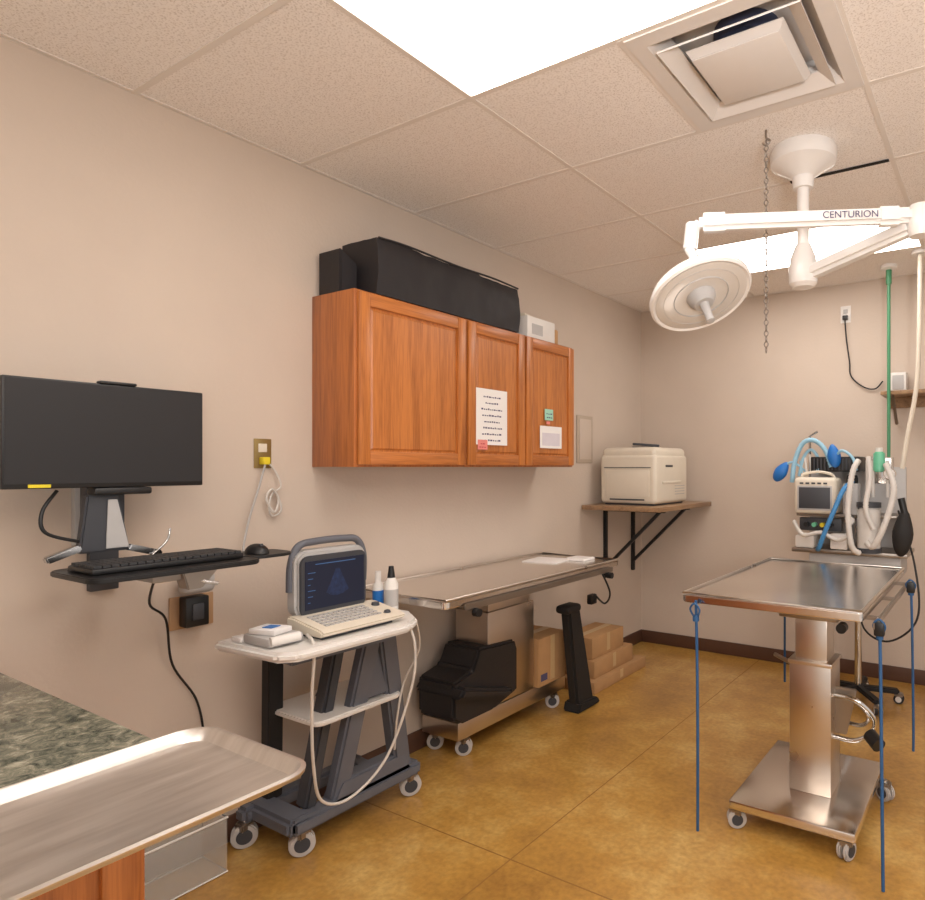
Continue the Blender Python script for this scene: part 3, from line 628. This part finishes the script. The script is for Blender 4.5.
box(am,"black_module",1.56,1.86,4.10,4.30,1.43,1.525,BLK,.008)
bm=bmesh.new()
for k in range(12): addbox(bm,1.58+k*.022,1.588+k*.022,4.092,4.10,1.44,1.515)
fin(am,"module_fins",bm,GREYD,smooth=False)
box(am,"vaporizer",1.78,1.87,3.99,4.10,1.172,1.36,GREYL,.01); lathe(am,"vaporizer_dial",[(0,.05),(.03,.05),(.036,.03),(.036,0),(0,0)],BLK,loc=(1.825,4.045,1.36))
box(am,"flow_meter_block",1.90,2.05,4.05,4.16,1.36,1.52,CHROME,.006)
for k,x in enumerate((1.915,1.95,2.03)): cyl(am,"flow_tube_%d"%k,(x,4.03,1.28),(x,4.03,1.50),.009,HOSE)
cyl(am,"green_canister",(1.985,4.02,1.43),(1.985,4.02,1.55),.033,GREENC,bev=.008); cyl(am,"canister_cap",(1.985,4.02,1.55),(1.985,4.02,1.575),.02,WHTP)
cyl(am,"absorber",(1.93,4.0,.97),(1.93,4.0,1.22),.065,HOSE,bev=.01); cyl(am,"absorber_cap",(1.93,4.0,1.22),(1.93,4.0,1.25),.07,GREYD); cyl(am,"absorber_base",(1.93,4.0,.952),(1.93,4.0,.98),.072,GREYD)
cyl(am,"pressure_gauge",(2.05,3.99,1.42),(2.05,3.96,1.42),.035,CHROME); cyl(am,"gauge_face",(2.05,3.961,1.42),(2.05,3.958,1.42),.029,PAPER)
cyl(am,"pressure_gauge_b",(1.83,3.98,1.14),(1.83,3.95,1.14),.03,CHROME); cyl(am,"gauge_face_b",(1.83,3.951,1.14),(1.83,3.948,1.14),.025,PAPER)
tube(am,"hose_white_a",[(1.88,3.96,1.50),(1.85,3.92,1.42),(1.83,3.90,1.2),(1.85,3.90,1.0),(1.89,3.93,.95)],.016,HOSE,ridge=.008)
tube(am,"hose_white_b",[(2.03,3.96,1.48),(2.08,3.92,1.33),(2.03,3.90,1.12),(1.97,3.91,1.0),(1.93,3.93,1.02)],.016,HOSE,ridge=.008)
tube(am,"hose_white_c",[(1.94,3.93,1.52),(1.95,3.91,1.38),(1.93,3.90,1.22),(1.97,3.91,1.1)],.014,HOSE,ridge=.008)
tube(am,"hose_white_d",[(1.48,4.0,1.12),(1.55,3.96,1.04),(1.66,3.95,1.06),(1.76,3.95,1.02),(1.84,3.94,1.06)],.012,HOSE,ridge=.008)
tube(am,"hose_blue",[(1.85,3.94,1.38),(1.80,3.91,1.32),(1.75,3.90,1.2),(1.70,3.90,1.08),(1.66,3.92,.98),(1.64,3.96,.955)],.013,plain("blue_hose",(70,140,200),.4),ridge=.008)
tube(am,"hose_lightblue",[(1.44,4.1,1.36),(1.46,4.1,1.50),(1.51,4.1,1.61),(1.58,4.1,1.63),(1.65,4.1,1.57),(1.69,4.1,1.46)],.014,LBLUE,ridge=.008)
tube(am,"hose_lightblue_b",[(1.48,4.12,1.4),(1.51,4.12,1.52),(1.56,4.12,1.57),(1.61,4.12,1.5),(1.60,4.10,1.42)],.010,LBLUE)
tube(am,"hose_lightblue_c",[(1.71,4.08,1.5),(1.76,4.05,1.56),(1.83,4.02,1.52),(1.86,4.0,1.44)],.009,LBLUE)
tube(am,"mask_stand",[(1.53,4.2,1.18),(1.53,4.2,1.66),(1.58,4.2,1.69)],.008,CHROME,smooth=False)
def bag(n,c,rx,rz,mat,tilt):
    bm=bmesh.new(); bmesh.ops.create_uvsphere(bm,u_segments=20,v_segments=14,radius=1)
    for w in bm.verts:
        t=1-.35*max(w.co.z,0); w.co=Vector((w.co.x*rx*t,w.co.y*rx*.8*t,w.co.z*rz))
    bmesh.ops.transform(bm,matrix=Matrix.Translation(c)@Euler((0,math.radians(tilt),0)).to_matrix().to_4x4(),verts=bm.verts)
    fin(am,n,bm,mat)
bag("blue_bag_left",(1.37,4.1,1.43),.042,.075,BLUEB,35); bag("blue_bag_right",(1.71,4.08,1.53),.042,.075,BLUEB,-10)
tube(am,"blue_bag_stem",[(1.40,4.1,1.47),(1.45,4.1,1.49),(1.53,4.15,1.42)],.008,LBLUE)
bag("breathing_bag",(2.12,3.98,1.08),.058,.14,BLKM,5); cyl(am,"bag_neck",(2.13,3.98,1.19),(2.11,3.98,1.28),.02,BLK)
box(am,"tray_bin",1.48,1.60,4.03,4.2,.952,1.03,WHTP,.01); box(am,"label_block",1.70,1.80,4.02,4.1,.955,1.05,PAPER,.006)
tube(am,"black_cable",[(2.08,4.1,1.2),(2.18,4.0,.9),(2.2,3.95,.6),(2.05,3.95,.45),(1.9,4.0,.5),(1.86,4.1,.7)],.006,BLK)
for k in range(4): cyl(am,"knob_%d"%k,(1.55+k*.05,4.10,1.10),(1.55+k*.05,4.02,1.10),.014,[BLK,GREENC,YEL,BLK][k])
box(am,"control_strip",1.50,1.76,4.06,4.10,1.06,1.14,GREYD,.004)
for k in range(3): cyl(am,"syringe_%d"%k,(1.50+k*.03,4.12,1.42),(1.49+k*.03,4.12,1.50+.02*k),.007,[LBLUE,WHTP,HOSE][k])

# ------------------------------------------------------------------ counter and instrument tray
ct=G("granite_counter",(.6,-.4,0))
box(ct,"slab",.002,1.22,YF+.002,.624,.88,.92,GRAN,.006)
box(ct,"cabinet_body",.002,1.18,YF+.002,.595,.1,.88,OAKD,.002); box(ct,"toe_kick",.002,1.12,YF+.002,.55,0,.1,BLKM)
for i in range(3):
    a=.58-.5*i
    for n,(p0,p1,q0,q1) in enumerate(((a-.47,a-.41,.12,.86),(a-.06,a,.12,.86),(a-.41,a-.06,.12,.18),(a-.41,a-.06,.80,.86))):
        box(ct,"door_%d_frame_%d"%(i,n),1.181,1.199,p0,p1,q0,q1,OAK,.003)
    box(ct,"door_%d_panel"%i,1.181,1.191,a-.415,a-.055,.175,.805,OAK,.002)
tr=G("instrument_tray_stand",(1.45,.2,0))
tx0,tx1,ty0,ty1,tz=1.265,1.625,.08,.66,.962
bm=bmesh.new()
def ring(x0,x1,y0,y1,r,z): return [bm.verts.new((a,b,z)) for a,b in rrect(x0,x1,y0,y1,r,8)]
R=[ring(tx0,tx1,ty0,ty1,.055,tz-.006),ring(tx0-.001,tx1+.001,ty0-.001,ty1+.001,.056,tz),ring(tx0+.006,tx1-.006,ty0+.006,ty1-.006,.05,tz+.002),ring(tx0+.012,tx1-.012,ty0+.012,ty1-.012,.045,tz-.001),ring(tx0+.022,tx1-.022,ty0+.022,ty1-.022,.038,tz-.017),ring(tx0+.028,tx1-.028,ty0+.028,ty1-.028,.034,tz-.019)]
n=len(R[0])
for A,B in zip(R,R[1:]):
    for k in range(n): bm.faces.new((A[k],A[(k+1)%n],B[(k+1)%n],B[k]))
bm.faces.new(R[-1])
o=fin(tr,"tray",bm,TRAYM); md=o.modifiers.new("sol",'SOLIDIFY'); md.thickness=.0015; md.offset=-1
tube(tr,"support_ring",[(tx0+.08,ty0+.04,tz-.028),(tx1-.12,ty0+.04,tz-.028),(tx1-.12,ty1-.2,tz-.028),(tx0+.08,ty1-.2,tz-.028)],.006,CHROME,smooth=False,closed=True)
cyl(tr,"post",(1.42,.12,.04),(1.42,.12,tz-.03),.012,CHROME)
bar(tr,"foot_cross",(1.28,.12,.06),(1.60,.12,.06),.03,.025,CHROME); bar(tr,"foot_left",(1.28,.1,.06),(1.28,.5,.06),.03,.025,CHROME); bar(tr,"foot_right",(1.60,.1,.06),(1.60,.5,.06),.03,.025,CHROME)
for i,(x,y) in enumerate(((1.28,.14),(1.60,.14),(1.28,.48),(1.60,.48))): caster(tr,"caster_%d"%i,x,y,.022,top=.055)

bn=G("clear_storage_bin",(.15,1.1,0))
def bw(n,*a): box(bn,n,*a,CLEAR,.002)
bw("bottom",.03,.20,.88,1.26,.002,.008); bw("side_front",.194,.20,.88,1.26,.008,.2); bw("side_back",.03,.036,.88,1.26,.008,.2); bw("end_a",.036,.194,.88,.886,.008,.2); bw("end_b",.036,.194,1.254,1.26,.008,.2)
tube(bn,"rim",[(.03,.88,.2),(.2,.88,.2),(.2,1.26,.2),(.03,1.26,.2)],.004,WHTP,smooth=False,closed=True)
tube(bn,"foot_rim",[(.03,.88,.006),(.2,.88,.006),(.2,1.26,.006),(.03,1.26,.006)],.003,WHTP,smooth=False,closed=True)

# unseen fill light added behind the camera, aimed up to brighten the ceiling
fl=bpy.data.lights.new("added_fill_light",'AREA'); fl.shape='DISK'; fl.size=.5; fl.energy=75; fl.color=(1,.96,.93)
fo=bpy.data.objects.new("added_fill_light",fl); col.objects.link(fo); fo.location=(3.2,-.5,1.5); fo.rotation_euler=(math.radians(150),0,math.radians(-10))

# ------------------------------------------------------------------ camera & world
cam=bpy.data.objects.new("camera",bpy.data.cameras.new("camera")); col.objects.link(cam)
cam.location=(2.605,0,1.46); cam.rotation_euler=(math.pi/2,0,math.radians(30.1))
cam.data.sensor_width=36; cam.data.lens=638/925*36; cam.data.shift_x=-167.5/925; cam.data.shift_y=17/925; cam.data.clip_start=.05
S.camera=cam
w=bpy.data.worlds.new("world"); S.world=w; w.use_nodes=True; w.node_tree.nodes["Background"].inputs[0].default_value=(1,.93,.88,1); w.node_tree.nodes["Background"].inputs[1].default_value=.85
